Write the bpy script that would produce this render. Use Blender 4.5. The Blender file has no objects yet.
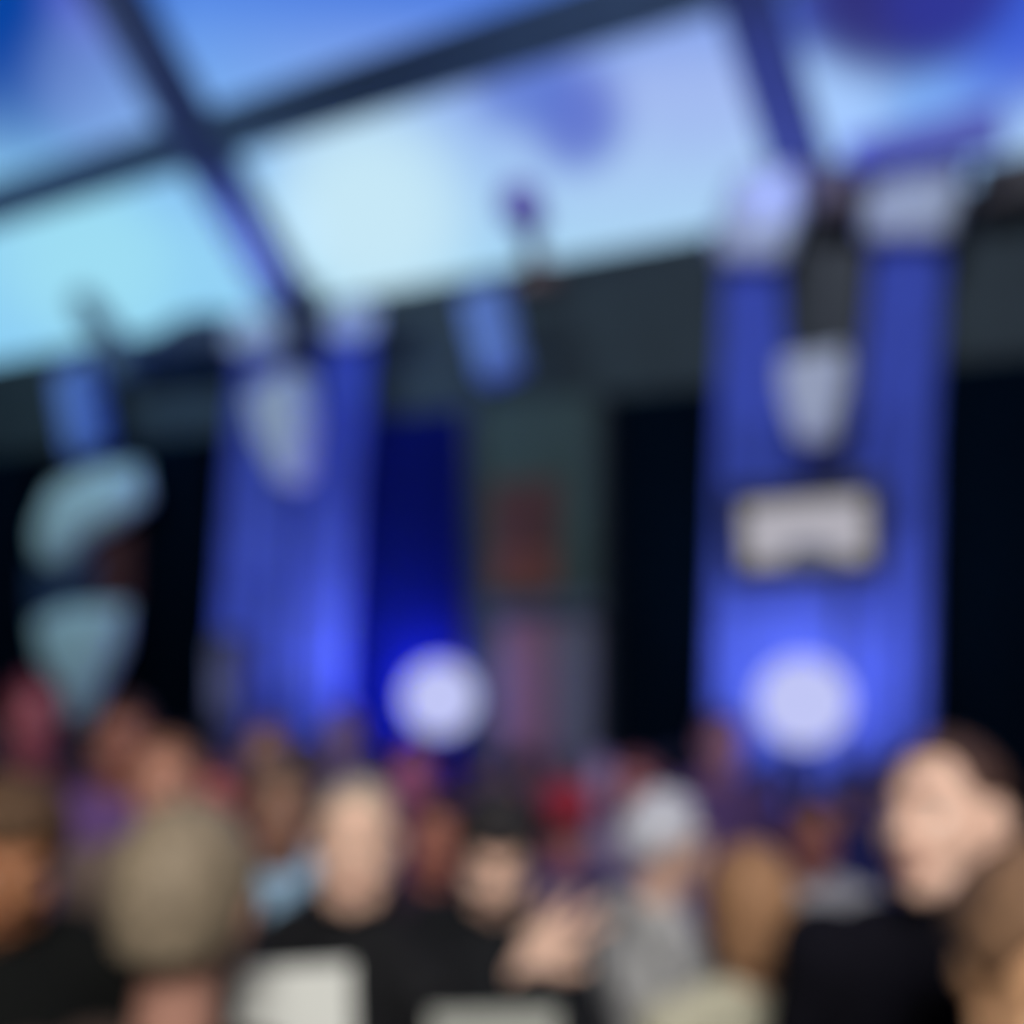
import bpy, bmesh, math, random
from mathutils import Vector, Matrix, Euler, noise
random.seed(7)
SC = bpy.context.scene
COL = SC.collection
PI = math.pi
R = math.radians

# ------------------------------------------------------------------ camera
F, HY, TH = 900.0, 633.0, R(2.6)
CAM = Vector((0, 0, 1.95))
RV = Vector((math.cos(TH), 0, math.sin(TH)))
UV = Vector((-math.sin(TH), 0, math.cos(TH)))
cd = bpy.data.cameras.new('camera')
cam = bpy.data.objects.new('camera', cd)
COL.objects.link(cam)
cam.matrix_world = Matrix(((RV.x, UV.x, 0, CAM.x), (RV.y, UV.y, -1, CAM.y), (RV.z, UV.z, 0, CAM.z), (0, 0, 0, 1)))
cd.sensor_width = 36
cd.lens = 36 * F / 1024
cd.shift_y = (HY - 512) / 1024
cd.clip_start = 0.02
BLUR = 50.0                      # the photograph is far out of focus: the lens is focused very close
cd.dof.use_dof = BLUR > 0
cd.dof.focus_distance = 0.15
cd.dof.aperture_fstop = (cd.lens / 1000) / (max(BLUR, 1) * 0.15 / F)
SC.camera = cam


def ray(px, py):
    return RV * ((px - 512) / F) + Vector((0, 1, 0)) + UV * ((HY - py) / F)


def at(px, py, Y):
    return CAM + ray(px, py) * Y


WD = Vector((-0.874, 0.487, 0)).normalized()        # along the far wall, to the left
WN = Vector((-0.487, -0.874, 0)).normalized()       # from the far wall to the room
W0 = Vector((3.13, 9.0, 0))


def onwall(px, py, off=0.0):
    d = ray(px, py)
    t = (W0 + WN * off - CAM).dot(WN) / d.dot(WN)
    return CAM + d * t


def wxy(s, off, z):                                  # s metres to the left of the right pillar
    p = W0 + WD * s + WN * off
    return Vector((p.x, p.y, z))


def sof(px, off=0.0, py=500):
    return (onwall(px, py, off) - W0).dot(WD)

# ------------------------------------------------------------------ materials
MATS = {}


def lin(c):
    return tuple(((x / 255) / 12.92 if x / 255 <= .04045 else ((x / 255 + .055) / 1.055) ** 2.4) for x in c)


def mat(name, rgb, rough=.7, metal=0, var=.15, scale=20, bump=0, sheen=0, spec=.5):
    if name in MATS:
        return MATS[name]
    m = bpy.data.materials.new(name)
    m.use_nodes = True
    nt = m.node_tree
    b = nt.nodes['Principled BSDF']
    b.inputs['Roughness'].default_value = rough
    b.inputs['Metallic'].default_value = metal
    b.inputs['Specular IOR Level'].default_value = spec
    if sheen:
        b.inputs['Sheen Weight'].default_value = sheen
    tc = nt.nodes.new('ShaderNodeTexCoord')
    nz = nt.nodes.new('ShaderNodeTexNoise')
    nz.inputs['Scale'].default_value = scale
    nz.inputs['Detail'].default_value = 4
    nt.links.new(tc.outputs['Object'], nz.inputs['Vector'])
    rp = nt.nodes.new('ShaderNodeValToRGB')
    c = lin(rgb)
    rp.color_ramp.elements[0].position = .3
    rp.color_ramp.elements[1].position = .7
    rp.color_ramp.elements[0].color = (*[x * (1 - var) for x in c], 1)
    rp.color_ramp.elements[1].color = (*[min(1, x * (1 + var)) for x in c], 1)
    nt.links.new(nz.outputs['Fac'], rp.inputs['Fac'])
    nt.links.new(rp.outputs['Color'], b.inputs['Base Color'])
    if bump:
        bp = nt.nodes.new('ShaderNodeBump')
        bp.inputs['Strength'].default_value = bump
        bp.inputs['Distance'].default_value = .01
        nt.links.new(nz.outputs['Fac'], bp.inputs['Height'])
        nt.links.new(bp.outputs['Normal'], b.inputs['Normal'])
    MATS[name] = m
    return m


def emit(name, rgb, strength=1.0):
    m = bpy.data.materials.new(name)
    m.use_nodes = True
    nt = m.node_tree
    nt.nodes.clear()
    e = nt.nodes.new('ShaderNodeEmission')
    o = nt.nodes.new('ShaderNodeOutputMaterial')
    e.inputs['Color'].default_value = (*lin(rgb), 1)
    e.inputs['Strength'].default_value = strength
    nt.links.new(e.outputs[0], o.inputs[0])
    return m


def glass(name):
    m = bpy.data.materials.new(name)
    m.use_nodes = True
    nt = m.node_tree
    nt.nodes.clear()
    t = nt.nodes.new('ShaderNodeBsdfTransparent')
    g = nt.nodes.new('ShaderNodeBsdfGlossy')
    g.inputs['Roughness'].default_value = .4
    mx = nt.nodes.new('ShaderNodeMixShader')
    mx.inputs[0].default_value = .01
    o = nt.nodes.new('ShaderNodeOutputMaterial')
    nt.links.new(t.outputs[0], mx.inputs[1])
    nt.links.new(g.outputs[0], mx.inputs[2])
    nt.links.new(mx.outputs[0], o.inputs[0])
    return m

# ------------------------------------------------------------------ objects


def tag(o, label=None, cat=None, group=None, kind=None):
    if label: o['label'] = label
    if cat: o['category'] = cat
    if group: o['group'] = group
    if kind: o['kind'] = kind
    return o


def thing(name, label, cat, loc, rz=0, scale=1, group=None):
    o = bpy.data.objects.new(name, None)
    o.empty_display_size = .1
    COL.objects.link(o)
    o.location = loc
    o.rotation_euler = (0, 0, rz)
    o.scale = (scale,) * 3
    o['_m'] = 0
    del o['_m']
    return tag(o, label, cat, group)


def place(name, me, m, parent=None, inv=False):
    """link a mesh; inv = the mesh is in world space and its parent already stands somewhere"""
    o = bpy.data.objects.new(name, me)
    COL.objects.link(o)
    if not me.materials:
        me.materials.append(None)
    o.material_slots[0].link = 'OBJECT'
    o.material_slots[0].material = m
    if parent:
        o.parent = parent
        if inv:
            o.matrix_parent_inverse = (Matrix.LocRotScale(parent.location, parent.rotation_euler, parent.scale)).inverted()
    return o


def obj(name, bm, m, parent=None, inv=False, smooth=True):
    bmesh.ops.recalc_face_normals(bm, faces=bm.faces)
    me = bpy.data.meshes.new(name)
    bm.to_mesh(me)
    bm.free()
    if smooth:
        for p in me.polygons: p.use_smooth = True
    return place(name, me, m, parent, inv)


def frame_of(bm, start, M):
    bm.verts.ensure_lookup_table()
    for v in bm.verts[start:]:
        v.co = M @ v.co


def box(bm, c, size, ax=None, bev=0):
    """box with centre c, size along the axes ax (3 vectors)"""
    ax = ax or (Vector((1, 0, 0)), Vector((0, 1, 0)), Vector((0, 0, 1)))
    vs = []
    for i in (-.5, .5):
        for j in (-.5, .5):
            for k in (-.5, .5):
                vs.append(bm.verts.new(Vector(c) + ax[0] * size[0] * i + ax[1] * size[1] * j + ax[2] * size[2] * k))
    fs = []
    for q in ((0, 1, 3, 2), (4, 6, 7, 5), (0, 4, 5, 1), (2, 3, 7, 6), (0, 2, 6, 4), (1, 5, 7, 3)):
        fs.append(bm.faces.new([vs[i] for i in q]))
    if bev:
        es = list({e for f in fs for e in f.edges})
        bmesh.ops.bevel(bm, geom=es, offset=bev, segments=2, affect='EDGES', profile=.6)


WAX = (WD, WN, Vector((0, 0, 1)))


def prism(bm, pts, ext, bev=0):
    """closed outline pts (world points) extruded by the vector ext"""
    a = [bm.verts.new(p) for p in pts]
    b = [bm.verts.new(Vector(p) + ext) for p in pts]
    n = len(pts)
    fs = [bm.faces.new(a), bm.faces.new(list(reversed(b)))]
    for i in range(n):
        fs.append(bm.faces.new((a[i], b[i], b[(i + 1) % n], a[(i + 1) % n])))
    if bev:
        es = list({e for f in fs for e in f.edges})
        bmesh.ops.bevel(bm, geom=es, offset=bev, segments=2, affect='EDGES', profile=.6)


def ell(bm, c, r, rot=None, sub=3):
    M = Matrix.Translation(c) @ (rot.to_4x4() if rot else Matrix()) @ Matrix.Diagonal((*((r,) * 3 if isinstance(r, (int, float)) else r), 1))
    bmesh.ops.create_icosphere(bm, subdivisions=sub, radius=1, matrix=M)


def cap(bm, a, b, ra, rb, seg=14, flat=1.0, side=None):
    """tapered capsule from a to b"""
    a, b = Vector(a), Vector(b)
    d = (b - a)
    L = d.length
    z = d.normalized()
    x = (side - z * side.dot(z)).normalized() if side else z.orthogonal().normalized()
    y = z.cross(x)
    prof = []
    for i in range(5):
        t = -PI / 2 + i * PI / 8 * .98
        prof.append((ra * math.cos(t), ra * math.sin(t)))
    prof.append((ra, 0))
    prof.append((rb, L))
    for i in range(1, 5):
        t = i * PI / 8 * .98
        prof.append((rb * math.cos(t), L + rb * math.sin(t)))
    rings = []
    for r_, h in prof:
        rings.append([bm.verts.new(a + z * h + x * r_ * math.cos(2 * PI * k / seg) + y * r_ * flat * math.sin(2 * PI * k / seg)) for k in range(seg)])
    for i in range(len(rings) - 1):
        for k in range(seg):
            bm.faces.new((rings[i][k], rings[i][(k + 1) % seg], rings[i + 1][(k + 1) % seg], rings[i + 1][k]))
    bm.faces.new(list(reversed(rings[0])))
    bm.faces.new(rings[-1])


def remesh(bm, voxel, smooth=3):
    bmesh.ops.recalc_face_normals(bm, faces=bm.faces)
    me = bpy.data.meshes.new('tmp')
    bm.to_mesh(me)
    bm.free()
    o = bpy.data.objects.new('tmp', me)
    COL.objects.link(o)
    m = o.modifiers.new('r', 'REMESH')
    m.mode = 'VOXEL'
    m.voxel_size = voxel
    m.use_smooth_shade = True
    if smooth:
        s = o.modifiers.new('s', 'SMOOTH')
        s.factor = .5
        s.iterations = smooth
    bpy.context.view_layer.update()
    dg = bpy.context.evaluated_depsgraph_get()
    out = bpy.data.meshes.new_from_object(o.evaluated_get(dg))
    bpy.data.objects.remove(o)
    bpy.data.meshes.remove(me)
    for p in out.polygons: p.use_smooth = True
    out.materials.clear()
    return out


def sheet(bm, left, right, n, depth, folds, thick=.03, rows=24, phase=0):
    """hanging fabric: left and right are lists of (px,py) edges from top to bottom on the far wall, depth = distance off the wall"""
    def interp(L, t):
        y = L[0][1] + (L[-1][1] - L[0][1]) * t
        for (x0, y0), (x1, y1) in zip(L, L[1:]):
            if y <= y1 + 1e-6:
                k = 0 if y1 == y0 else (y - y0) / (y1 - y0)
                return (x0 + (x1 - x0) * k, y)
        return L[-1]
    grid = []
    for side in (0, 1):
        g = []
        for i in range(rows + 1):
            t = i / rows
            l, r = interp(left, t), interp(right, t)
            row = []
            for j in range(n + 1):
                u = j / n
                x = l[0] + (r[0] - l[0]) * u
                y = l[1] + (r[1] - l[1]) * u
                w = .055 * math.sin(u * folds * 2 * PI + phase + .6 * math.sin(t * 3 + phase)) * (.5 + .5 * t) + .02 * math.sin(u * folds * 5.3 * PI + t * 2)
                row.append(bm.verts.new(onwall(x, y, depth + w + (0 if side else thick))))
            g.append(row)
        grid.append(g)
    A, B = grid
    for i in range(rows):
        for j in range(n):
            bm.faces.new((A[i][j], A[i][j + 1], A[i + 1][j + 1], A[i + 1][j]))
            bm.faces.new((B[i][j], B[i + 1][j], B[i + 1][j + 1], B[i][j + 1]))
    for i in range(rows):
        bm.faces.new((A[i][0], A[i + 1][0], B[i + 1][0], B[i][0]))
        bm.faces.new((A[i][n], B[i][n], B[i + 1][n], A[i + 1][n]))
    for j in range(n):
        bm.faces.new((A[0][j], B[0][j], B[0][j + 1], A[0][j + 1]))
        bm.faces.new((A[rows][j], A[rows][j + 1], B[rows][j + 1], B[rows][j]))


def floor_px(px, off):
    """pixel row in which the floor line of the wall at this column lies"""
    lo, hi = 640, 1400
    for _ in range(40):
        m = (lo + hi) / 2
        if onwall(px, m, off).z > .04: lo = m
        else: hi = m
    return lo

# ------------------------------------------------------------------ setting
EAVE, BAND = 6.3, 4.66
m_floor = mat('floor_dark_vinyl', (60, 58, 62), .5)
m_wall = mat('wall_dark', (10, 14, 24), 1, spec=.05)
m_band = mat('fascia_paint', (43, 58, 68), .75, scale=3)
m_steel = mat('blue_grey_steel', (44, 58, 112), .55, .1, scale=4)
m_dark = mat('dark_steel', (34, 40, 52), .5, .3)
m_black = mat('black_plastic', (12, 12, 14), .45)

SA, SB = -7.5, 21.0
def poly_slab(name, pts, ext, m, kind='structure'):
    bm = bmesh.new()
    prism(bm, pts, Vector(ext))
    return tag(obj(name, bm, m, smooth=False), kind=kind)

poly_slab('floor', [wxy(SA, -.3, 0), wxy(SB, -.3, 0), wxy(SB, 22, 0), wxy(SA, 22, 0)], (0, 0, -.1), m_floor)
poly_slab('wall_back', [wxy(SA, 0, 0), wxy(SB, 0, 0), wxy(SB, 0, BAND), wxy(SA, 0, BAND)], -WN * .2, m_wall)
poly_slab('wall_left', [wxy(SB, -.2, 0), wxy(SB, 22, 0), wxy(SB, 22, 12.6), wxy(SB, -.2, 12.6)], WD * .2, m_wall)
poly_slab('wall_right', [wxy(SA, -.2, 0), wxy(SA, 22, 0), wxy(SA, 22, 12.6), wxy(SA, -.2, 12.6)], -WD * .2, m_wall)
poly_slab('wall_front', [wxy(SA, 22, 0), wxy(SB, 22, 0), wxy(SB, 22, 12.6), wxy(SA, 22, 12.6)], WN * .2, m_wall)
poly_slab('trim_1', [wxy(SA, .1, BAND), wxy(SB, .1, BAND), wxy(SB, .1, EAVE), wxy(SA, .1, EAVE)], -WN * .3, m_band)
# sloping glass roof that rises from the eave towards the viewer
SLOPE = Vector((-1.04, -1, 1.93))
T = 3.3
e0, e1 = wxy(SA, 0, EAVE), wxy(SB, 0, EAVE)
RN = (e1 - e0).cross(SLOPE).normalized()
poly_slab('roof', [e0, e1, e1 + SLOPE * T, e0 + SLOPE * T], RN * .02, glass('roof_glass'))
top0, top1 = e0 + SLOPE * T, e1 + SLOPE * T
poly_slab('ceiling', [top0, top1, Vector((*wxy(SB, 22, 0).xy, top1.z)), Vector((*wxy(SA, 22, 0).xy, top0.z))], (0, 0, .2), m_wall)


def onroof(px, py, off=0.0):
    d = ray(px, py)
    t = (e0 + RN * off - CAM).dot(RN) / d.dot(RN)
    return CAM + d * t

SGN = 1 if RN.dot(CAM - e0) > 0 else -1


def roof_bar(a, b, w, dep, m):
    """steel section lying under the glass from world point a to b"""
    bm = bmesh.new()
    z = (b - a).normalized()
    x = z.cross(RN).normalized()
    c = (a + b) / 2 + RN * SGN * (dep / 2 + .03)
    L = (b - a).length
    box(bm, c + RN * SGN * (dep / 2 - .03), (w, .06, L), (x, RN, z), .01)
    box(bm, c - RN * SGN * (dep / 2 - .03), (w, .06, L), (x, RN, z), .01)
    box(bm, c, (w * .82, dep - .1, L), (x, RN, z))
    return obj('roof_beam', bm, m, smooth=False)


def beam_end(px0, py0, px1, py1):
    a = onroof(px0, py0)
    b = onroof(px1, py1)
    return a, b

a, b = beam_end(327, 352, 122, -14)
b = a + (b - a) * 1.5
tag(roof_bar(a, b, .66, .3, m_steel), kind='structure').name = 'trim_2'
a, b = beam_end(816, 205, 750, -14)
b = a + (b - a) * 1.9
tag(roof_bar(a, b, .48, .3, m_steel), kind='structure').name = 'trim_3'
a, b = beam_end(-90, 232, 600, 13)
tag(roof_bar(a + (a - b) * .3, b + (b - a) * .5, .56, .22, mat('purlin_steel', (60, 84, 118), .6, .1, scale=4)), kind='structure').name = 'trim_4'
# eave beam on the right
bm = bmesh.new()
prism(bm, [onwall(850, 176, .8), onwall(850, 148, .8), onwall(1000, 110, .8), onwall(1004, 152, .8)], WN * .18, .01)
tag(obj('trim_5', bm, mat('violet_grey_steel', (104, 116, 226), .6), smooth=False), kind='structure')

# ------------------------------------------------------------------ black curtains
m_drape = mat('black_drape', (2, 15, 30), 1, scale=8, spec=.03)
m_navy = mat('navy_drape', (12, 22, 96), 1, scale=8, spec=.03)


def drape(px0, px1, label, m, folds):
    top0, top1 = 0, 0
    def yz(px, z):
        lo, hi = 0, 1500
        for _ in range(40):
            k = (lo + hi) / 2
            if onwall(px, k, .2).z > z: lo = k
            else: hi = k
        return lo
    bm = bmesh.new()
    sheet(bm, [(px0, yz(px0, BAND - .03)), (px0, yz(px0, .04))], [(px1, yz(px1, BAND - .03)), (px1, yz(px1, .04))], int(folds * 8), .16, folds)
    tag(obj('curtain', bm, m), label, 'curtain', 'dark curtains along the far wall')

drape(-60, 34, 'black floor-length curtain left of the pale blue draped post', m_drape, 5)
drape(128, 214, 'black curtain between the pale blue draped post and the narrower blue pillar', m_drape, 6)
drape(352, 472, 'dark navy curtain behind the glowing globe next to the narrower pillar', m_navy, 8)
drape(616, 712, 'black curtain between the display panel and the wide blue pillar', m_drape, 7)
drape(936, 1110, 'black curtain on the outer side of the wide blue pillar', m_drape, 8)

# ------------------------------------------------------------------ blue draped pillars
m_blue = mat('blue_fabric', (70, 92, 205), .85, scale=6, sheen=.2)
m_white = mat('white_fabric', (204, 216, 250), .85, scale=6)


def swag(bm, pts, off, thick):
    """puffed piece of fabric: outline pts in the wall plane, bulging to the room"""
    P = [onwall(x, y, off) for x, y in pts]
    c = sum(P, Vector()) / len(P)
    n = len(P)
    dense = []
    for i in range(n):
        for k in range(4):
            dense.append(P[i].lerp(P[(i + 1) % n], k / 4))
    N = len(dense)
    rings = []
    for s_ in (1, -1):
        for i in range(6):
            r_ = 1 - i / 6
            h = math.sqrt(1 - r_ ** 2) * thick * s_
            rings.append((s_, [bm.verts.new(c + (p - c) * r_ + WN * (h + .03 * s_ * (1 - r_) * math.sin(k * 2 * PI * 5 / N))) for k, p in enumerate(dense)]))
    for grp in (1, -1):
        L = [r_ for s_, r_ in rings if s_ == grp]
        for a_, b_ in zip(L, L[1:]):
            for k in range(N):
                bm.faces.new((a_[k], a_[(k + 1) % N], b_[(k + 1) % N], b_[k]))
        cv = bm.verts.new(c + WN * thick * grp)
        for k in range(N):
            bm.faces.new((L[-1][k], L[-1][(k + 1) % N], cv))
    bmesh.ops.remove_doubles(bm, verts=bm.verts, dist=1e-4)


def blue_pillar(label, leg, lc, rc, caps, gus=None):
    base = onwall((lc[0][-1][0] + rc[1][-1][0]) / 2, floor_px(500, .3), .3)
    base.z = 0
    t = thing('draped_pillar', label, 'pillar', base)
    bm = bmesh.new()
    s = sof(leg[0], .1)
    box(bm, wxy(s, .22, EAVE / 2 + .1), (leg[1], .12, EAVE + .16), WAX, .02)
    for k in (-1, 1):
        box(bm, wxy(s + k * leg[1] * .42, .3, EAVE / 2 + .1), (leg[1] * .16, .1, EAVE + .16), WAX, .01)
    obj('steel_leg', bm, m_dark, t, True, False)
    for l, r, ph in ((*lc, 0), (*rc, 1.7)):
        bm = bmesh.new()
        sheet(bm, l, r, 40, .42, 4.5, rows=30, phase=ph)
        obj('curtain', bm, m_blue, t, True)
    if gus:
        bm = bmesh.new()
        prism(bm, [onwall(x, y, .62) for x, y in gus], WN * .07, .01)
        obj('gusset', bm, mat('brown_gusset', (92, 82, 96), .7), t, True, False)
    for c in caps:
        bm = bmesh.new()
        swag(bm, c, .62, .14)
        obj('valance', bm, m_white, t, True)
    return t

FB = floor_px(820, .42) - 16
FA = floor_px(285, .42) - 12
blue_pillar('wide blue draped pillar with the framed screen hanging on it', (826, .62),
            ([(728, 200), (722, 300), (716, 440), (708, 700), (703, FB)], [(780, 200), (783, 330), (800, 400), (842, 450), (838, 700), (836, FB)]),
            ([(880, 190), (866, 330), (858, 430), (848, 470), (844, 700), (842, FB)], [(948, 190), (941, 330), (934, 450), (930, 700), (926, FB)]),
            [[(716, 262), (716, 222), (736, 172), (800, 165), (802, 215), (784, 262)], [(860, 240), (864, 172), (905, 163), (972, 158), (962, 200), (950, 238)]], [(812, 214), (810, 172), (868, 158), (866, 214)])
blue_pillar('narrower blue draped pillar between two black and navy curtains', (302, .5),
            ([(240, 322), (233, 400), (226, 480), (216, 640), (208, FA)], [(286, 322), (286, 400), (296, 430), (288, 640), (284, FA)]),
            ([(322, 315), (318, 400), (302, 440), (294, 640), (290, FA)], [(374, 310), (368, 400), (360, 480), (350, 640), (346, FA)]),
            [[(228, 352), (224, 330), (250, 312), (284, 318), (288, 348), (262, 356)], [(324, 338), (328, 312), (352, 300), (378, 304), (376, 334), (350, 342)]])

# ------------------------------------------------------------------ loudspeakers
m_spk = mat('white_speaker_paint', (208, 216, 242), .5)
m_spk2 = mat('pale_blue_speaker_paint', (126, 160, 240), .5)
m_grille = mat('speaker_grille', (204, 212, 238), .6)
m_grille2 = mat('pale_blue_grille', (120, 154, 236), .6)


def loudspeaker(px, py, w, h, off, tilt, label, m, mg, taper=.6, drop=.3):
    c = onwall(px, py, off)
    t = thing('loudspeaker', label, 'loudspeaker', c, 0, 1, 'hanging loudspeakers')
    sc = ray(px, py).length * (c - CAM).length / ray(px, py).length / F
    W, H = w * sc, h * sc
    ca, sa = math.cos(tilt), math.sin(tilt)
    X = (WD * -1) * ca + Vector((0, 0, 1)) * -sa
    Z = (WD * -1) * sa + Vector((0, 0, 1)) * ca
    def P(x, z, o=0): return c + X * x * W + Z * z * H + WN * o
    bm = bmesh.new()
    prism(bm, [P(-.5, .5), P(.5, .5), P(.5, .1), P(.5 * taper, -.5), P(-.5 * taper, -.5), P(-.5, .1)], WN * .32, .03)
    cab = obj('cabinet', bm, m, t, True, False)
    bm = bmesh.new()
    prism(bm, [P(-.44, .44, .32), P(.44, .44, .32), P(.44, .1, .32), P(.44 * taper, -.44, .32), P(-.44 * taper, -.44, .32), P(-.44, .1, .32)], WN * .02, .006)
    obj('grille', bm, mg, t, True, False)
    bm = bmesh.new()
    a_ = P(0, .3, -.02)
    cap(bm, a_, a_ - WN * (off - (.36 if off > .6 else .16)), .035, .035, 10)
    cap(bm, P(-.35, .3, .02), P(.35, .3, .02), .03, .03, 10)
    obj('bracket', bm, m_dark, t, True)

loudspeaker(819, 402, 56, 74, .78, -.06, 'white loudspeaker on the wide blue pillar above the framed screen', m_spk, m_grille, .55)
loudspeaker(296, 434, 62, 98, .78, -.28, 'white loudspeaker tapering downwards on the narrower blue pillar', m_spk, m_grille, .3)
loudspeaker(500, 338, 38, 84, .5, -.3, 'pale blue tilted loudspeaker on the fascia above the display panel', m_spk2, m_grille2, .95)
loudspeaker(92, 412, 38, 78, .5, -.3, 'pale blue tilted loudspeaker on the fascia above the draped post', m_spk2, m_grille2, .95)

# violet spotlight on a bracket above the fascia
c = onroof(543, 204) + RN * SGN * .5
t = thing('spotlight', 'small violet spotlight on a brown bracket standing up from the fascia', 'lamp', onwall(536, 262, .3))
bm = bmesh.new()
cap(bm, c + WN * .1 + Vector((0, 0, .06)), c - WN * .12 - Vector((0, 0, .02)), .23, .18, 20)
obj('lamp_head', bm, mat('violet_enamel', (120, 84, 215), .4), t, True)
bm = bmesh.new()
ell(bm, c + WN * .22 + Vector((0, 0, .07)), (.17, .17, .17))
obj('lens', bm, mat('violet_lens', (150, 120, 225), .2), t, True)
bm = bmesh.new()
cap(bm, c - Vector((0, 0, .1)), onwall(536, 268, .25), .07, .1, 12)
box(bm, onwall(538, 276, .23), (.4, .24, .25), WAX, .02)
obj('bracket', bm, mat('brown_bracket', (120, 96, 92), .6), t, True)
# diagonal strut on the left
bm = bmesh.new()
cap(bm, onroof(104, 296) + RN * SGN * .4, onwall(126, 362, .5), .2, .24, 12)
cap(bm, onwall(122, 362, .5), onwall(122, 368, .22), .1, .1, 12)
tag(obj('strut', bm, mat('grey_strut', (96, 120, 140), .6), smooth=True), 'grey diagonal strut rising from the fascia in front of the sky', 'strut')
# dark box on the fascia
bm = bmesh.new()
prism(bm, [onwall(148, 362, .55), onwall(166, 342, .55), onwall(198, 322, .55), onwall(236, 318, .55), onwall(236, 352, .55)], WN * .3, .03)
prism(bm, [onwall(158, 372, .12), onwall(158, 360, .12), onwall(230, 350, .12), onwall(230, 362, .12)], WN * .5, .02)
tag(obj('ventilation_box', bm, mat('dark_blue_metal', (28, 52, 88), .6), smooth=False), 'dark blue sloping ventilation box on the fascia beside the narrower pillar', 'box')

bm = bmesh.new()
prism(bm, [onwall(976, 214, .30), onwall(976, 174, .30), onwall(1062, 156, .32), onwall(1062, 200, .30)], WN * .22, .03)
box(bm, wxy(sof(1005, .2), .22, 6.15), (.3, .2, .16), WAX, .02)
tag(obj('equipment_box', bm, mat('brown_grey_metal', (74, 70, 74), .7), smooth=False), 'brown-grey box on the fascia at the outer side of the wide pillar', 'box')

# ------------------------------------------------------------------ framed screen on the wide pillar
c0 = onwall(805, 530, .75)
t = thing('screen', 'framed white screen hanging on the wide blue pillar', 'screen', c0)
def SP(px, py, o): return onwall(px, py, o)
bm = bmesh.new()
prism(bm, [SP(726, 490, .68), SP(884, 478, .68), SP(887, 576, .68), SP(728, 584, .68)], WN * .1, .015)
obj('frame', bm, m_black, t, True, False)
bm = bmesh.new()
prism(bm, [SP(744, 506, .785), SP(866, 497, .785), SP(868, 558, .785), SP(746, 565, .785)], WN * .008)
obj('display', bm, emit('screen_white', (178, 175, 184), 1.0), t, True, False)
bm = bmesh.new()
prism(bm, [SP(782, 566, .80), SP(788, 548, .80), SP(806, 541, .80), SP(838, 552, .80), SP(846, 562, .80)], WN * .004)
obj('picture', bm, emit('screen_grey', (96, 100, 120), 1.0), t, True, False)
bm = bmesh.new()
cap(bm, SP(838, 452, .6), SP(843, 486, .7), .06, .06, 10)
cap(bm, SP(838, 452, .6), SP(838, 452, .5), .06, .06, 10)
obj('mount', bm, m_black, t, True)

# ------------------------------------------------------------------ display panel in the middle
m_pan = mat('green_grey_panel', (54, 74, 74), .8, scale=3)
base = onwall(542, floor_px(542, .3), .3); base.z = 0
t = thing('display_panel', 'tall green-grey display panel standing between the navy and black curtains', 'panel', base)
def pbox(name, x0, y0, x1, y1, o, th, m, bev=.01, smooth=False):
    bm = bmesh.new()
    prism(bm, [onwall(x0, y0, o), onwall(x1, y0 - (x1 - x0) * .06, o), onwall(x1, y1 - (x1 - x0) * .02, o), onwall(x0, y1, o)], WN * th, bev)
    return obj(name, bm, m, t, True, smooth)
FP = floor_px(542, .3) - 8
pbox('panel', 484, 405, 604, FP, .22, .16, m_pan)
pbox('frame', 476, 402, 486, FP, .2, .24, m_dark)
pbox('frame', 602, 396, 612, FP - 2, .2, .24, m_dark)
pbox('shelf', 486, 602, 604, 612, .38, .2, mat('grey_shelf', (70, 82, 96), .6))
pbox('lower_door', 502, 620, 553, FP, .38, .05, mat('pink_door', (130, 90, 94), .7))
pbox('lower_door', 556, 618, 602, FP, .38, .05, mat('grey_door', (98, 98, 106), .7))
t = thing('poster', 'framed dark red poster hung on the green-grey display panel', 'poster', onwall(525, 535, .4))
pbox('frame', 490, 482, 560, 594, .385, .03, mat('brown_frame', (78, 50, 46), .6))
pbox('sheet', 496, 489, 554, 552, .417, .006, mat('dark_red_paper', (80, 42, 42), .8, var=.3, scale=3), 0)
pbox('lower_sheet', 496, 554, 554, 588, .417, .006, mat('brick_red_paper', (116, 62, 56), .8, var=.2, scale=3), 0)

# ------------------------------------------------------------------ pale blue draped post on the left
m_cyan = mat('pale_blue_fabric', (206, 236, 250), .85, scale=5)
base = onwall(85, floor_px(85, .3), .3); base.z = 0
t = thing('draped_post', 'dark post dressed with two pale blue gathered cloths', 'post', base)
bm = bmesh.new()
p = onwall(82, 470, .3)
cap(bm, Vector((p.x, p.y, .04)), Vector((p.x, p.y, BAND - .1)), .12, .12, 14)
box(bm, Vector((p.x, p.y, .04)), (.9, .9, .06), WAX, .01)
obj('pole', bm, m_dark, t, True)
bm = bmesh.new()
swag(bm, [(34, 530), (52, 488), (96, 468), (142, 464), (148, 500), (118, 524), (84, 540), (66, 568), (38, 566)], .48, .2)
obj('upper_cloth', bm, m_cyan, t, True)
bm = bmesh.new()
swag(bm, [(34, 622), (66, 606), (128, 604), (124, 648), (104, 688), (90, 724), (68, 724), (62, 690), (40, 656)], .48, .2)
obj('lower_cloth', bm, m_cyan, t, True)
bm = bmesh.new()
prism(bm, [onwall(102, 536, .3), onwall(136, 530, .3), onwall(134, 604, .3), onwall(100, 606, .3)], WN * .08, .02)
obj('ribbon', bm, mat('maroon_cloth', (84, 40, 42), .8), t, True, False)
bm = bmesh.new()
prism(bm, [onwall(36, 566, .3), onwall(100, 552, .3), onwall(98, 610, .3), onwall(36, 618, .3)], WN * .08, .02)
obj('middle_cloth', bm, mat('slate_blue_cloth', (40, 64, 104), .8), t, True, False)

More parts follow.
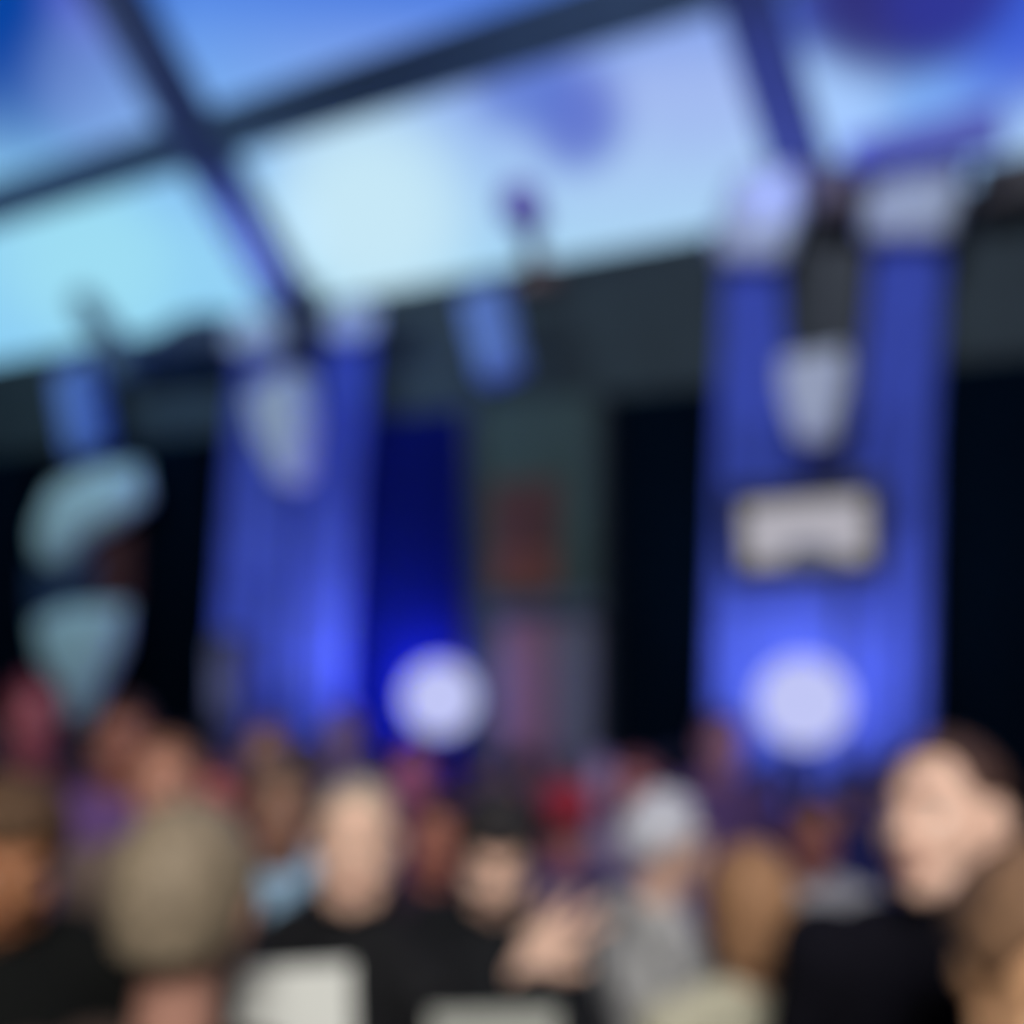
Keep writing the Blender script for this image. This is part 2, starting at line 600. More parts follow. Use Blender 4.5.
# dark loudspeaker tower in front of the narrower pillar
p = onwall(231, 650, 1.0)
t = thing('equipment_tower', 'dark equipment tower standing before the narrower blue pillar', 'equipment', (p.x, p.y, 0))
bm = bmesh.new()
box(bm, (p.x, p.y, .9), (.34, .34, 1.78), WAX, .03)
obj('cabinet', bm, mat('dark_slate_paint', (44, 48, 74), .7), t, True, False)
bm = bmesh.new()
for k in range(3):
    box(bm, Vector((p.x, p.y, .4 + .5 * k)) + WN * .18, (.28, .03, .42), WAX, .01)
obj('front_cover', bm, mat('dark_cover', (56, 58, 82), .8), t, True, False)

# ------------------------------------------------------------------ glowing globes
def globe(px, py, Y, rad, label, drop=0):
    c = at(px, py, Y)
    t = thing('globe_lamp', label, 'lamp', (c.x, c.y, 0), 0, 1, 'glowing globe lamps')
    bm = bmesh.new()
    ell(bm, (0, 0, c.z), (rad, rad, rad * (1.0 + drop)), None, 4)
    g = obj('globe', bm, emit('globe_glow', (194, 199, 246), 1.0), t)
    bm = bmesh.new()
    cap(bm, (0, 0, .04), (0, 0, c.z - rad - .02), .022, .022, 12)
    cap(bm, (0, 0, c.z - rad - .08), (0, 0, c.z - rad + .015), .06, .07, 16)
    obj('stand', bm, m_dark, t)
    bm = bmesh.new()
    bmesh.ops.create_cone(bm, cap_ends=True, segments=32, radius1=.24, radius2=.2, depth=.04, matrix=Matrix.Translation((0, 0, .02)))
    obj('foot', bm, m_dark, t)
    return c

g1 = globe(440, 698, 6.2, .255, 'glowing white globe lamp before the navy curtain')
g2 = globe(803, 702, 5.9, .295, 'glowing white globe lamp before the wide blue pillar')

# ------------------------------------------------------------------ people
SK = {}


def skin(name, rgb):
    return mat('skin_' + name, rgb, .5, var=.06, scale=30)

HEAD0 = Vector((0, -.012, 1.63))


def headM(rot):
    p = Vector((0, .005, 1.53))
    return Matrix.Translation(p) @ Euler([R(a) for a in rot], 'XYZ').to_matrix().to_4x4() @ Matrix.Translation(HEAD0 - p)


def ik(sh, wr, l1, l2, pole):
    d = wr - sh
    L = min(d.length, (l1 + l2) * .985)
    n = d.normalized()
    wr2 = sh + n * L
    a = (l1 * l1 - l2 * l2 + L * L) / (2 * L)
    h = math.sqrt(max(0, l1 * l1 - a * a))
    p = (pole - n * pole.dot(n)).normalized()
    return sh + n * a + p * h, wr2


def arms_of(pose):
    out = []
    for s in (1, -1):
        sh = Vector((.185 * s, .012, 1.395))
        k = 'l' if s > 0 else 'r'
        if k in pose:
            wr, hd, nm = pose[k]
            el, wr = ik(sh, Vector(wr), .29, .265, Vector((.55 * s, .25, -1)))
            out.append((s, sh, el, wr, Vector(hd).normalized(), Vector(nm).normalized(), pose.get('curl', .35)))
        else:
            out.append((s, sh, Vector((.232 * s, .035, 1.115)), Vector((.235 * s, -.03, .86)), Vector((-.02 * s, -.12, -1)).normalized(), Vector((-s, 0, 0)), .5))
    return out


def hand(bm, wr, d, nm, s, curl):
    """palm and five bent fingers; d = pointing direction, nm = palm normal"""
    nm = (nm - d * nm.dot(d)).normalized()
    side = d.cross(nm) * s                       # towards the thumb
    pc = wr + d * .052
    rot = Matrix((side, d, nm)).transposed()
    ell(bm, pc, (.043, .052, .0165), rot)
    cap(bm, wr - d * .015, wr + d * .02, .026, .026, 12)
    for i, (off, ln, r_) in enumerate(((.034, .08, .0094), (.0115, .09, .0096), (-.0115, .084, .0094), (-.033, .066, .0088))):
        b0 = wr + d * (.092 - .006 * abs(i - 1)) + side * off
        dd = (d + side * (off * 8)).normalized()
        a1 = curl * .6 + .08 * i * .5
        d1 = (dd * math.cos(a1) + nm * math.sin(a1)).normalized()
        k1 = b0 + d1 * ln * .45
        a2 = curl * 1.4
        d2 = (dd * math.cos(a2) + nm * math.sin(a2)).normalized()
        k2 = k1 + d2 * ln * .32
        a3 = curl * 1.9
        d3 = (dd * math.cos(a3) + nm * math.sin(a3)).normalized()
        cap(bm, b0 - dd * .015, k1, r_ * 1.08, r_, 10)
        cap(bm, k1, k2, r_, r_ * .94, 10)
        cap(bm, k2, k2 + d3 * ln * .26, r_ * .94, r_ * .8, 10)
    t0 = wr + d * .03 + side * .03
    t1 = t0 + (d * .6 + side * .75 + nm * .25).normalized() * .038
    t2 = t1 + (d * .85 + side * .35 + nm * .35).normalized() * .03
    cap(bm, t0, t1, .014, .0105, 10)
    cap(bm, t1, t2, .0105, .0085, 10)


def body_mesh(rot, pose, fem):
    bm = bmesh.new()
    H = headM(rot)
    n0 = 0
    hb = bmesh.new()
    ell(hb, (0, .016, .022), (.073, .092, .098))
    ell(hb, (0, -.028, -.025), (.060, .066, .084))
    ell(hb, (0, -.044, -.074), (.044 if fem else .049, .044, .038))
    ell(hb, (0, -.074, -.094), (.02, .017, .016))
    cap(hb, (0, -.088, .024), (0, -.111, -.018), .008, .0125, 10)
    for s in (1, -1):
        ell(hb, (.011 * s, -.101, -.022), .009)
        ell(hb, (.077 * s, .012, -.004), (.010, .022, .032), Euler((0, R(8) * s, R(-18) * s)).to_matrix())
        ell(hb, (.036 * s, -.058, -.028), (.027, .03, .03))
        cap(hb, (.014 * s, -.089, .034), (.046 * s, -.076, .035), .009, .008, 10)
        ell(hb, (.031 * s, -.0765, .0185), (.017, .0075, .006))
        ell(hb, (.031 * s, -.0755, -.004), (.015, .007, .0045))
        cap(hb, (.03 * s, -.055, -.085), (.052 * s, .0, -.05), .022, .02, 10)
    ell(hb, (0, -.091, -.053), (.023, .011, .0065))
    ell(hb, (0, -.088, -.064), (.020, .011, .0075))
    for v in hb.verts: v.co = H @ v.co
    me = bpy.data.meshes.new('h'); hb.to_mesh(me); hb.free(); bm.from_mesh(me); bpy.data.meshes.remove(me)
    nt = H @ Vector((0, .015, -.07))
    cap(bm, (0, .02, 1.42), nt, .060 if not fem else .052, .054 if not fem else .047, 16)
    cap(bm, (-.1, .02, 1.43), (.1, .02, 1.43), .05, .05, 14)
    cap(bm, (-.165, .012, 1.395), (.165, .012, 1.395), .058, .058, 14)
    ell(bm, (0, .0, 1.27), (.165, .112, .2))
    ell(bm, (0, .0, 1.08), (.142, .1, .18))
    ell(bm, (0, .01, .93), (.168, .118, .13))
    if fem:
        for s in (1, -1): ell(bm, (.075 * s, -.085, 1.25), (.062, .055, .06))
    for s, sh, el, wr, hd, nm, cu in arms_of(pose):
        ell(bm, sh, .06)
        cap(bm, sh, el, .052, .041, 14)
        cap(bm, el, wr, .042, .027, 14)
        hand(bm, wr, hd, nm, s, cu)
    for s in (1, -1):
        cap(bm, (.088 * s, .0, .9), (.098 * s, -.012, .5), .086, .056, 16)
        cap(bm, (.098 * s, -.012, .5), (.1 * s, .022, .1), .057, .039, 16)
        ell(bm, (.097 * s, .022, .36), (.05, .055, .11))
        cap(bm, (.1 * s, .035, .045), (.108 * s, -.12, .032), .036, .03, 12, .75)
    return remesh(bm, .0042 if pose else .0065, 2)


def top_mesh(pose, fem, inflate, kind):
    g = inflate
    bm = bmesh.new()
    cap(bm, (-.1, .02, 1.43), (.1, .02, 1.43), .052 + g, .052 + g, 14)
    cap(bm, (-.165, .012, 1.395), (.165, .012, 1.395), .056 + g, .056 + g, 14)
    ell(bm, (0, .0, 1.27), (.165 + g, .112 + g, .2))
    ell(bm, (0, .0, 1.08), (.146 + g, .104 + g, .2))
    ell(bm, (0, .01, .93), (.172 + g, .122 + g, .14))
    if fem:
        for s in (1, -1): ell(bm, (.075 * s, -.085, 1.25), (.062 + g, .055 + g, .06 + g))
    for s, sh, el, wr, hd, nm, cu in arms_of(pose):
        ell(bm, sh, .06 + g)
        cap(bm, sh, el, .053 + g, .043 + g, 14)
        cap(bm, el, el.lerp(wr, .9), .043 + g, .031 + g, 14)
    if kind != 'round':
        for i in range(14):                      # collar around the neck
            a0, a1 = i / 14 * 2 * PI, (i + 1) / 14 * 2 * PI
            def q(a_): return Vector((.072 * math.sin(a_), .018 + .07 * math.cos(a_), 1.468 + .02 * math.cos(a_)))
            cap(bm, q(a0), q(a1), .017, .017, 8)
    if kind == 'turtle':
        cap(bm, (0, .02, 1.43), (0, .012, 1.515), .076, .07, 18)
    if kind == 'lapel':
        for s in (1, -1):
            cap(bm, (.06 * s, -.072, 1.44), (.012 * s, -.112 - g, 1.2), .022, .014, 8, .6)
    return remesh(bm, .011, 3)


def legs_mesh(g):
    bm = bmesh.new()
    ell(bm, (0, .01, .93), (.170 + g, .120 + g, .12))
    for s in (1, -1):
        cap(bm, (.088 * s, .0, .9), (.098 * s, -.012, .5), .088 + g, .060 + g, 16)
        cap(bm, (.098 * s, -.012, .5), (.1 * s, .022, .13), .062 + g, .05 + g, 16)
        ell(bm, (.097 * s, .022, .36), (.054 + g, .06 + g, .11))
    return remesh(bm, .013, 3)


def shoe_mesh(s):
    bm = bmesh.new()
    cap(bm, (.1 * s, .04, .05), (.11 * s, -.135, .04), .05, .044, 14, .75)
    cap(bm, (.1 * s, .03, .05), (.1 * s, .028, .11), .05, .048, 14)
    box(bm, (.105 * s, -.045, .012), (.095, .27, .022))
    return remesh(bm, .009, 2)


def hair_mesh(kind, vol, length, seed, front=52):
    """closed shell on the skull in head space; kind short / bob / long / fringe / cap"""
    bm = bmesh.new()
    NA, NP = 56, 18
    c = Vector((0, .016, .022))
    base = Vector((.073, .092, .098))
    outer, inner = [], []
    def smooth(x): x = max(0, min(1, x)); return x * x * (3 - 2 * x)
    for j in range(NA):
        az = 2 * PI * j / NA                      # 0 = front (-Y)
        f = abs((az + PI) % (2 * PI) - PI) / PI   # 0 front .. 1 back
        hl = R(front) + smooth((f - .22) / .16) * R(40) + smooth((f - .55) / .3) * R(32)
        start = 0
        if kind == 'fringe':
            hl = R(75) + smooth((f - .3) / .3) * R(48)
            start = R(74) - smooth((f - .35) / .4) * R(12)
        if kind == 'cap': hl = R(82) + smooth((f - .5) / .4) * R(14)
        drop = 0
        if kind in ('bob', 'long'):
            drop = length * smooth((f - .26) / .14)
        o, n = [], []
        for i in range(NP + 1):
            t = i / NP
            wob = noise.noise(Vector((math.cos(az) * 3 + seed, math.sin(az) * 3, t * 2))) * .35 + noise.noise(Vector((az * 9, t * 2 + seed, seed))) * .2
            if drop and True:
                k = .62
                ph = min(1, t / k) * R(95)
                dz = max(0, (t - k) / (1 - k)) * drop
            else:
                ph = start + t * (hl - start); dz = 0
            if drop and f < .4:
                w = smooth((f - .26) / .14)
                ph = (t * hl) * (1 - w) + ph * w
            edge = min(1, (1 - t) / .18) if not drop else min(1, (1 - t) / .08)
            th = (.006 + vol * (.75 + wob)) * (.25 + .75 * edge)
            if kind == 'fringe': th *= smooth(t / .4)
            dirv = Vector((math.sin(ph) * -math.sin(az), -math.sin(ph) * math.cos(az), math.cos(ph)))
            po = c + Vector((dirv.x * (base.x + th), dirv.y * (base.y + th), dirv.z * (base.z + th)))
            pi = c + Vector((dirv.x * (base.x - .006), dirv.y * (base.y - .006), dirv.z * (base.z - .006)))
            if dz:
                sh = 1 - .18 * (dz / max(length, .01))
                po = Vector((po.x * sh, (po.y - c.y) * sh + c.y + .012 * dz / length, po.z - dz))
                pi = Vector((pi.x * sh, (pi.y - c.y) * sh + c.y, pi.z - dz))
            o.append(bm.verts.new(po)); n.append(bm.verts.new(pi))
        outer.append(o); inner.append(n)
    for j in range(NA):
        k = (j + 1) % NA
        for i in range(NP):
            bm.faces.new((outer[j][i], outer[j][i + 1], outer[k][i + 1], outer[k][i]))
            bm.faces.new((inner[j][i], inner[k][i], inner[k][i + 1], inner[j][i + 1]))
        bm.faces.new((outer[j][NP], inner[j][NP], inner[k][NP], outer[k][NP]))
        if kind == 'fringe':
            bm.faces.new((outer[j][0], outer[k][0], inner[k][0], inner[j][0]))
    if kind == 'cap':
        cap(bm, (-.05, -.075, .045), (.05, -.075, .045), .012, .012, 10)
        prism(bm, [Vector((-.062, -.08, .043)), Vector((.062, -.08, .043)), Vector((.048, -.15, .03)), Vector((-.048, -.15, .03))], Vector((0, 0, .008)), .003)
    bmesh.ops.remove_doubles(bm, verts=bm.verts, dist=1e-5)
    bmesh.ops.recalc_face_normals(bm, faces=bm.faces)
    me = bpy.data.meshes.new('hair')
    bm.to_mesh(me); bm.free()
    for p in me.polygons: p.use_smooth = True
    return me

CACHE = {}


def cached(key, fn):
    if key not in CACHE: CACHE[key] = fn()
    return CACHE[key]

m_eye = mat('eye_white', (225, 222, 216), .2, var=.02)
m_iris = mat('eye_iris', (52, 40, 32), .2)


def eye_mesh(s):
    bm = bmesh.new()
    ell(bm, (.031 * s, -.0675, .008), .0135)
    return bm


def person(px, py, Y, face, label, skin_rgb, top_rgb, hair=None, hair_rgb=(60, 45, 38), leg_rgb=(30, 32, 40), rot=(0, 0, 0), pose=None, fem=False, kind='collar', vol=.016, length=.1, inflate=.016, top_name='jacket', group=None, hat=None, front=52, scarf=None):
    """head centre at picture point px,py and distance Y; face = heading, 0 looks towards the camera"""
    pose = pose or {}
    p = at(px, py, Y)
    H = headM(rot)
    hc = H @ Vector((0, 0, 0))
    sc = p.z / hc.z
    rz = R(face)
    off = Matrix.Rotation(rz, 3, 'Z') @ Vector((hc.x, hc.y, 0)) * sc
    t = thing('person', label, 'person', (p.x - off.x, p.y - off.y, 0), rz, sc, group)
    key = (tuple(rot), repr(pose), fem)
    sk = skin('%d_%d_%d' % skin_rgb, skin_rgb)
    place('body', cached(('b',) + key, lambda: body_mesh(rot, pose, fem)), sk, t)
    tm = mat('cloth_%d_%d_%d' % top_rgb, top_rgb, .95, scale=40, bump=.2, spec=.15)
    place(top_name, cached(('t', repr(pose), fem, inflate, kind), lambda: top_mesh(pose, fem, inflate, kind)), tm, t)
    place('trousers', cached('l', lambda: legs_mesh(.012)), mat('cloth_%d_%d_%d' % leg_rgb, leg_rgb, .9, scale=40), t)
    for k in (1, -1):
        place('shoe', cached(('s', k), lambda: shoe_mesh(k)), m_black, t)
    if hair:
        o = place('hair', cached(('h', hair, vol, length, front), lambda: hair_mesh(hair, vol, length, 3.1, front)), mat('hair_%d_%d_%d' % hair_rgb, hair_rgb, .7, var=.35, scale=60, bump=.4), t)
        o.matrix_local = H
    if hat:
        o = place('hat', cached('hat', lambda: hair_mesh('cap', .03, 0, 1)), mat('hat_%d_%d_%d' % hat, hat, .9), t)
        o.matrix_local = H
    def lips_():
        b_ = bmesh.new()
        for z_, w_, h_ in ((-.0525, .023, .0045), (-.0625, .020, .0055)):
            ell(b_, (0, -.0925 if z_ > -.06 else -.0895, z_), (w_, .0095, h_))
        me = bpy.data.meshes.new('lips'); b_.to_mesh(me); b_.free()
        for q in me.polygons: q.use_smooth = True
        return me
    o = place('lips', cached('lips', lips_), skin('lips_%d_%d_%d' % skin_rgb, (int(skin_rgb[0] * .82), int(skin_rgb[1] * .6), int(skin_rgb[2] * .62))), t)
    o.matrix_local = H
    for k in (1, -1):
        def brow_():
            b_ = bmesh.new()
            cap(b_, (.017 * k, -.0935, .0405), (.034 * k, -.0885, .0425), .004, .0042, 8)
            cap(b_, (.034 * k, -.0885, .0425), (.051 * k, -.077, .037), .0042, .003, 8)
            me = bpy.data.meshes.new('brow'); b_.to_mesh(me); b_.free()
            return me
        o = place('eyebrow', cached(('brow', k), brow_), mat('hair_%d_%d_%d' % hair_rgb, hair_rgb, .7, var=.35, scale=60, bump=.4), t)
        o.matrix_local = H
    if scarf:
        def sc_():
            b_ = bmesh.new()
            for i in range(16):
                q = [Vector((.078 * math.sin(a_), .012 + .074 * math.cos(a_), 1.475 + .022 * math.cos(a_) )) for a_ in (i / 16 * 2 * PI, (i + 1) / 16 * 2 * PI)]
                cap(b_, q[0], q[1], .034, .034, 10)
            cap(b_, (.01, -.1, 1.45), (.03, -.15, 1.32), .04, .045, 12, .6)
            return remesh(b_, .01, 3)
        place('scarf', cached('scarf', sc_), mat('scarf_%d_%d_%d' % scarf, scarf, .95, scale=50), t)
    for k in (1, -1):
        def mk():
            b_ = eye_mesh(k)
            me = bpy.data.meshes.new('eye'); b_.to_mesh(me); b_.free()
            for q in me.polygons: q.use_smooth = True
            return me
        def mi():
            b_ = bmesh.new(); ell(b_, (.031 * k, -.0765, .008), (.0062, .0055, .0062), None, 2)
            me = bpy.data.meshes.new('iris'); b_.to_mesh(me); b_.free(); return me
        e = place('eye', cached(('e', k), mk), m_eye, t)
        e.matrix_local = H
        place('iris', cached(('i', k), mi), m_iris, e)
    return t, sc, rz


def tolocal(w, px, py, Y, face=0):
    """world point as seen from a person whose head is at px,py,Y"""
    p = at(px, py, Y)
    sc = p.z / 1.63
    q = Matrix.Rotation(-R(face), 3, 'Z') @ (w - p)
    return Vector((q.x / sc, q.y / sc - .012, w.z / sc))


def dloc(v, face):
    return Matrix.Rotation(-R(face), 3, 'Z') @ v

FAIR, PINK, WARM = (226, 184, 164), (214, 160, 142), (198, 142, 108)

# --- front row
person(944, 822, 1.38, -34, 'man in a black high-necked jumper, his pale face largest in the crowd', (230, 190, 170), (15, 15, 25), 'short', (70, 46, 40), vol=.008, kind='turtle', top_name='jumper', rot=(-4, -10, -22), front=42)
P3, F3 = (356, 846, 1.66), -38
person(*P3, F3, 'man with pale face and thin grey hair in a black high-necked jacket holding two cards', (232, 192, 170), (30, 31, 34), 'short', (176, 164, 146), vol=.006, kind='turtle', front=38, rot=(0, 0, 44),
       pose={'r': (tolocal(at(292, 1160, 1.30), *P3, F3), dloc(Vector((0, -.15, 1)), F3), dloc(Vector((0, -1, .1)), F3)),
             'l': (tolocal(at(492, 1180, 1.30), *P3, F3), dloc(Vector((0, -.15, 1)), F3), dloc(Vector((0, -1, .1)), F3)), 'curl': .15})
bm = bmesh.new()
prism(bm, [at(233, 970, 1.23), at(351, 964, 1.23), at(355, 1130, 1.23), at(237, 1136, 1.23)], Vector((0, .005, 0)), .001)
m_card = mat('white_card', (224, 228, 224), .8, var=.03)
tag(obj('card', bm, m_card, smooth=False), 'white card held up in front of the man with thin grey hair', 'card', 'cards held up')
P4, F4 = (496, 856, 1.82), -38
hw, ht = at(534, 986, 1.42), at(626, 876, 1.38)
person(*P4, F4, 'person in black with dark hair bowing their head, one pale hand raised', (234, 196, 176), (30, 32, 36), 'short', (30, 28, 32), vol=.024, rot=(24, 0, 40), front=66, kind='turtle',
       pose={'l': (tolocal(hw, *P4, F4), dloc(ht - hw, F4), dloc(Vector((-.3, -1, -.3)), F4)), 'curl': .12})
bm = bmesh.new()
prism(bm, [at(430, 1013, 1.23), at(558, 1010, 1.23), at(560, 1150, 1.23), at(432, 1154, 1.23)], Vector((0, .005, 0)), .001)
tag(obj('card', bm, mat('grey_card', (170, 174, 168), .8, var=.03), smooth=False), 'pale grey card held up below the bowed dark-haired person', 'card', 'cards held up')

person(189, 904, 1.09, 178, 'woman seen from behind with a large ash-blond bob', (168, 124, 108), (64, 52, 46), 'bob', (126, 113, 94), vol=.009, length=.055, fem=True, kind='round', inflate=.008, top_name='top')
person(10, 858, 1.5, 30, 'person with brown hair and tanned face in a black jacket at the edge', (178, 122, 86), (18, 20, 20), 'short', (88, 64, 42), vol=.026, kind='collar', rot=(22, 0, 0), front=62)
person(1044, 980, .97, 0, 'person with brown hair and tan face in front of the man in the black jumper', (226, 176, 134), (60, 40, 36), 'short', (122, 92, 68), vol=.024, rot=(16, 0, 0), fem=True, front=58)
person(668, 846, 2.12, 110, 'white-haired person in a pale grey shirt turned away from the camera', (214, 176, 160), (196, 198, 200), 'short', (206, 210, 226), vol=.026, kind='collar', top_name='shirt')
person(745, 906, 1.72, 200, 'woman with long ginger-blond hair and beige top seen from behind', (206, 150, 120), (190, 188, 168), 'long', (158, 118, 86), vol=.018, length=.13, fem=True, kind='round', inflate=.01, top_name='top')
# --- second row; coloured lamp light painted into some skin and hair tones
person(281, 812, 2.1, 8, 'person with a pale blue scarf behind the ash-blond bob', (150, 110, 92), (40, 40, 48), 'short', (96, 78, 66), vol=.02, scarf=(160, 198, 228))
person(812, 836, 2.6, 0, 'small person in a light grey shirt with a reddish face', (146, 88, 84), (168, 170, 182), 'short', (66, 44, 48), top_name='shirt')
person(164, 786, 2.25, 10, 'person with an orange-tinted face directly behind the ash-blond bob', (206, 148, 126), (120, 104, 98), 'short', (150, 104, 80), vol=.008, front=40)
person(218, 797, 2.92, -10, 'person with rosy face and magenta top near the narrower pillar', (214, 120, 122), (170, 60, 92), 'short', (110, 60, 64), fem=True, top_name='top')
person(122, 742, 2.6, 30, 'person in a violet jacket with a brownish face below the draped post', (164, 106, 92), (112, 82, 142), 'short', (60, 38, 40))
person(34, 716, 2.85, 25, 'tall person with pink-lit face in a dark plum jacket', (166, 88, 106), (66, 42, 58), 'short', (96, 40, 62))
person(266, 754, 3.3, 0, 'person with pale brown face before the narrower blue pillar', (190, 146, 134), (78, 60, 92), 'short', (122, 92, 84))
person(436, 838, 2.45, 20, 'person with red-brown face between the grey-haired man and bowed person', (178, 112, 96), (58, 44, 62), 'short', (70, 44, 46))
person(566, 822, 2.7, 180, 'person wearing a bright red cap seen from behind', (180, 110, 110), (70, 60, 110), 'short', (60, 40, 50), hat=(156, 34, 60))
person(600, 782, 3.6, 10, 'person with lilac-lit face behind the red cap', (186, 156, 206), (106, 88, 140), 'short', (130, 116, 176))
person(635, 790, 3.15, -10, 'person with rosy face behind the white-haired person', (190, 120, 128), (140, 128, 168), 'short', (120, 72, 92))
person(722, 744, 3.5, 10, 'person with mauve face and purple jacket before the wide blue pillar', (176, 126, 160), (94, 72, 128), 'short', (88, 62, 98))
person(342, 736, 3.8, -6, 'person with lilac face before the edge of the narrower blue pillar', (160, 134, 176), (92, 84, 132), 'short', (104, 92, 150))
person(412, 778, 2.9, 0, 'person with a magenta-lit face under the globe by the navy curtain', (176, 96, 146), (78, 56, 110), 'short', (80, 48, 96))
# --- further back; dark clothes and hair with blue light painted into their colours
far = [
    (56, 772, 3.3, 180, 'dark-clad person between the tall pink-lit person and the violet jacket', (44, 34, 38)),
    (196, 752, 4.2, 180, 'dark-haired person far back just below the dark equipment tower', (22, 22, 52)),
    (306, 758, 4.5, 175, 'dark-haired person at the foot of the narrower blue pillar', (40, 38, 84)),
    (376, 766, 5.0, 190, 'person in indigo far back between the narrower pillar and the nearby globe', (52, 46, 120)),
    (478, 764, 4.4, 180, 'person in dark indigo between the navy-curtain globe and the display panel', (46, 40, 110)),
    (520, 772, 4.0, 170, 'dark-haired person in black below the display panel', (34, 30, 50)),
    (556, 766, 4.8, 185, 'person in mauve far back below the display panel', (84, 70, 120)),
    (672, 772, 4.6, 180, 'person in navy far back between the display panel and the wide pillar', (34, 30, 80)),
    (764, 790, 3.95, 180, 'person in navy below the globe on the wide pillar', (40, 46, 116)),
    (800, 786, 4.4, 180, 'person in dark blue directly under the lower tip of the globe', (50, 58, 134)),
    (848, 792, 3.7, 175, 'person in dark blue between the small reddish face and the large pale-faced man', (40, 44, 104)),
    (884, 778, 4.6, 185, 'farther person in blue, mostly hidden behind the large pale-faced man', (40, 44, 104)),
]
for x, y, Y, fc, lb, c_ in far:
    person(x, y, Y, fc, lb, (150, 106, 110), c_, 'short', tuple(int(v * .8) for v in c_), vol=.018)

# ------------------------------------------------------------------ light
def light(name, kind, loc, target, rgb, energy, size=.5, spot=60, blend=.6):
    ld = bpy.data.lights.new(name, kind)
    o = bpy.data.objects.new(name, ld)
    COL.objects.link(o)
    o.location = loc
    o.rotation_euler = (Vector(target) - Vector(loc)).to_track_quat('-Z', 'Y').to_euler()
    ld.energy = energy
    ld.color = rgb
    if kind == 'AREA': ld.size = size
    elif kind == 'SPOT':
        ld.spot_size = R(spot); ld.spot_blend = blend; ld.shadow_soft_size = size
    else: ld.shadow_soft_size = size
    return o

light('room_light', 'AREA', (.1, -1.5, 3.8), (.1, 1.6, 1.5), (1, .95, .89), 148, 1.2)
# unseen spots added to brighten the far wall and its fittings
for s_, en, c_, tz in ((-.5, 1200, (.82, .9, 1), 5.4), (11.0, 1450, (.66, .9, 1), 3.9)):
    light('wall_fill', 'SPOT', wxy(s_, 8, 9), wxy(s_ - .5, 0, tz), c_, en, .3, 105, .6)
# uplights at the pillars
for px, en in ((305, 170), (825, 190)):
    light('pillar_uplight', 'SPOT', wxy(sof(px), 2.2, .5), wxy(sof(px), .3, 2.6), (.74, .8, 1), en * .8, .15, 80, .9)
light('beam_uplight', 'SPOT', wxy(sof(250), 2.6, 5.2), onroof(255, 240), (.5, .66, 1), 700, .15, 46, .9)
light('beam_uplight', 'SPOT', wxy(sof(800), 2.6, 4.6), onroof(790, 90), (.30, .36, 1), 300, .15, 40, .8)
light('curtain_halo_fill', 'POINT', onwall(408, 690, .75), onwall(408, 690, 0), (.26, .24, 1), 170, .12)  # unseen point light added for the blue halo around the globe
light('pillar_glow_fill', 'POINT', onwall(800, 690, 1.3), onwall(800, 690, 0), (.86, .84, 1), 34, .15)  # unseen point light added for the glow behind the globe
light('pillar_glow_fill', 'POINT', onwall(312, 655, 1.3), onwall(300, 655, 0), (.86, .88, 1), 34, .15)  # another added one, where the narrower pillar is brightest
for px in (185, 432):
    light('fascia_tint_fill', 'POINT', wxy(sof(px), 1.3, 5.0), onwall(px, 355, 0), (.04, .3, 1), 13, .15)  # unseen point lights added to tint the fascia blue

# ------------------------------------------------------------------ sky
w = bpy.data.worlds.new('sky')
SC.world = w
w.use_nodes = True
nt = w.node_tree
nt.nodes.clear()
tc = nt.nodes.new('ShaderNodeTexCoord')
def vdot(v):
    n = nt.nodes.new('ShaderNodeVectorMath'); n.operation = 'DOT_PRODUCT'
    nt.links.new(tc.outputs['Generated'], n.inputs[0]); n.inputs[1].default_value = v
    return n.outputs['Value']
def ramp(val, stops):
    mr = nt.nodes.new('ShaderNodeValToRGB')
    nt.links.new(val, mr.inputs['Fac'])
    cr = mr.color_ramp
    while len(cr.elements) < len(stops): cr.elements.new(.5)
    for e_, (p_, c_) in zip(cr.elements, stops):
        e_.position = p_; e_.color = (*lin(c_), 1)
    return mr.outputs['Color']
def mixc(f_, a_, b_):
    m_ = nt.nodes.new('ShaderNodeMix'); m_.data_type = 'RGBA'
    nt.links.new(f_, m_.inputs['Factor']); nt.links.new(a_, m_.inputs['A'])
    if isinstance(b_, tuple): m_.inputs['B'].default_value = (*lin(b_), 1)
    else: nt.links.new(b_, m_.inputs['B'])
    return m_.outputs['Result']
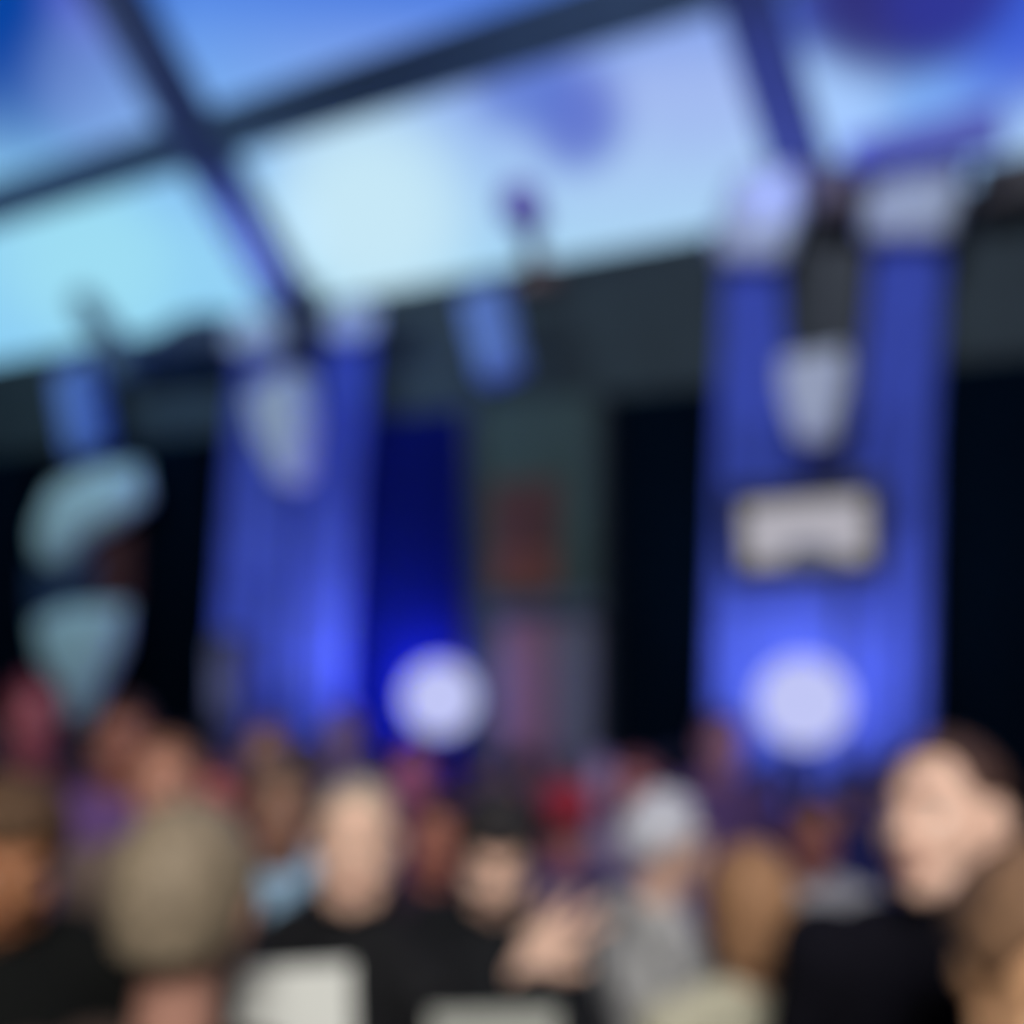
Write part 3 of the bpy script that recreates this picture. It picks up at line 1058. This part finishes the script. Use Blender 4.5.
def mrange(v, a_, b_, hi=1.0):
    m_ = nt.nodes.new('ShaderNodeMapRange'); m_.interpolation_type = 'SMOOTHSTEP'
    nt.links.new(v, m_.inputs['Value'])
    m_.inputs['From Min'].default_value = a_; m_.inputs['From Max'].default_value = b_
    m_.inputs['To Min'].default_value = 0; m_.inputs['To Max'].default_value = hi
    return m_.outputs['Result']
z = vdot((0, 0, 1))
left = ramp(z, [(.0, (132, 204, 246)), (.36, (148, 212, 247)), (.455, (132, 186, 245)), (.545, (80, 136, 232)), (.60, (40, 98, 214)), (.8, (14, 50, 150))])
right = ramp(z, [(.0, (168, 216, 246)), (.36, (176, 222, 246)), (.44, (172, 208, 246)), (.52, (166, 190, 243)), (.57, (92, 136, 232)), (.75, (20, 56, 160))])
col = mixc(mrange(vdot((1, 0, 0)), -.38, .10), left, right)
def blob(px, py, r0, r1, rgb, amt):
    d = ray(px, py).normalized()
    return mrange(vdot(d), math.cos(r1), math.cos(r0), amt), rgb
for px, py, r0, r1, rgb, amt in ((-40, -50, .04, .18, (0, 66, 162), 1.0), (92, 0, .0, .05, (96, 106, 216), .7), (110, 90, .0, .08, (134, 164, 232), .5), (370, 215, .0, .13, (200, 234, 249), 1.0), (90, 265, .0, .10, (162, 226, 245), .8),
                               (578, 118, .0, .062, (84, 104, 204), .85), (520, 74, .0, .065, (84, 114, 210), .8), (900, 85, .0, .13, (122, 174, 250), .9), (835, 108, .0, .07, (180, 214, 250), .6), (700, 60, 0, .1, (160, 184, 242), .5),
                               (1040, 0, .0, .1, (40, 80, 214), .9), (790, 0, .0, .05, (80, 110, 220), .9), (855, -12, .01, .07, (50, 56, 136), 1.0), (905, -8, .02, .085, (46, 46, 120), 1.0), (950, -14, .01, .07, (46, 52, 150), 1.0)):
    f_, c_ = blob(px, py, r0, r1, rgb, amt)
    col = mixc(f_, col, c_)
bg = nt.nodes.new('ShaderNodeBackground')
nt.links.new(col, bg.inputs['Color'])
bg.inputs['Strength'].default_value = 1.0
wo = nt.nodes.new('ShaderNodeOutputWorld')
nt.links.new(bg.outputs[0], wo.inputs[0])

vs = SC.view_settings
vs.view_transform = 'Standard'
vs.look = 'None'
vs.exposure = 0
vs.gamma = 1
vs.use_curve_mapping = False
SC.cycles.use_denoising = True
SC.cycles.max_bounces = 6
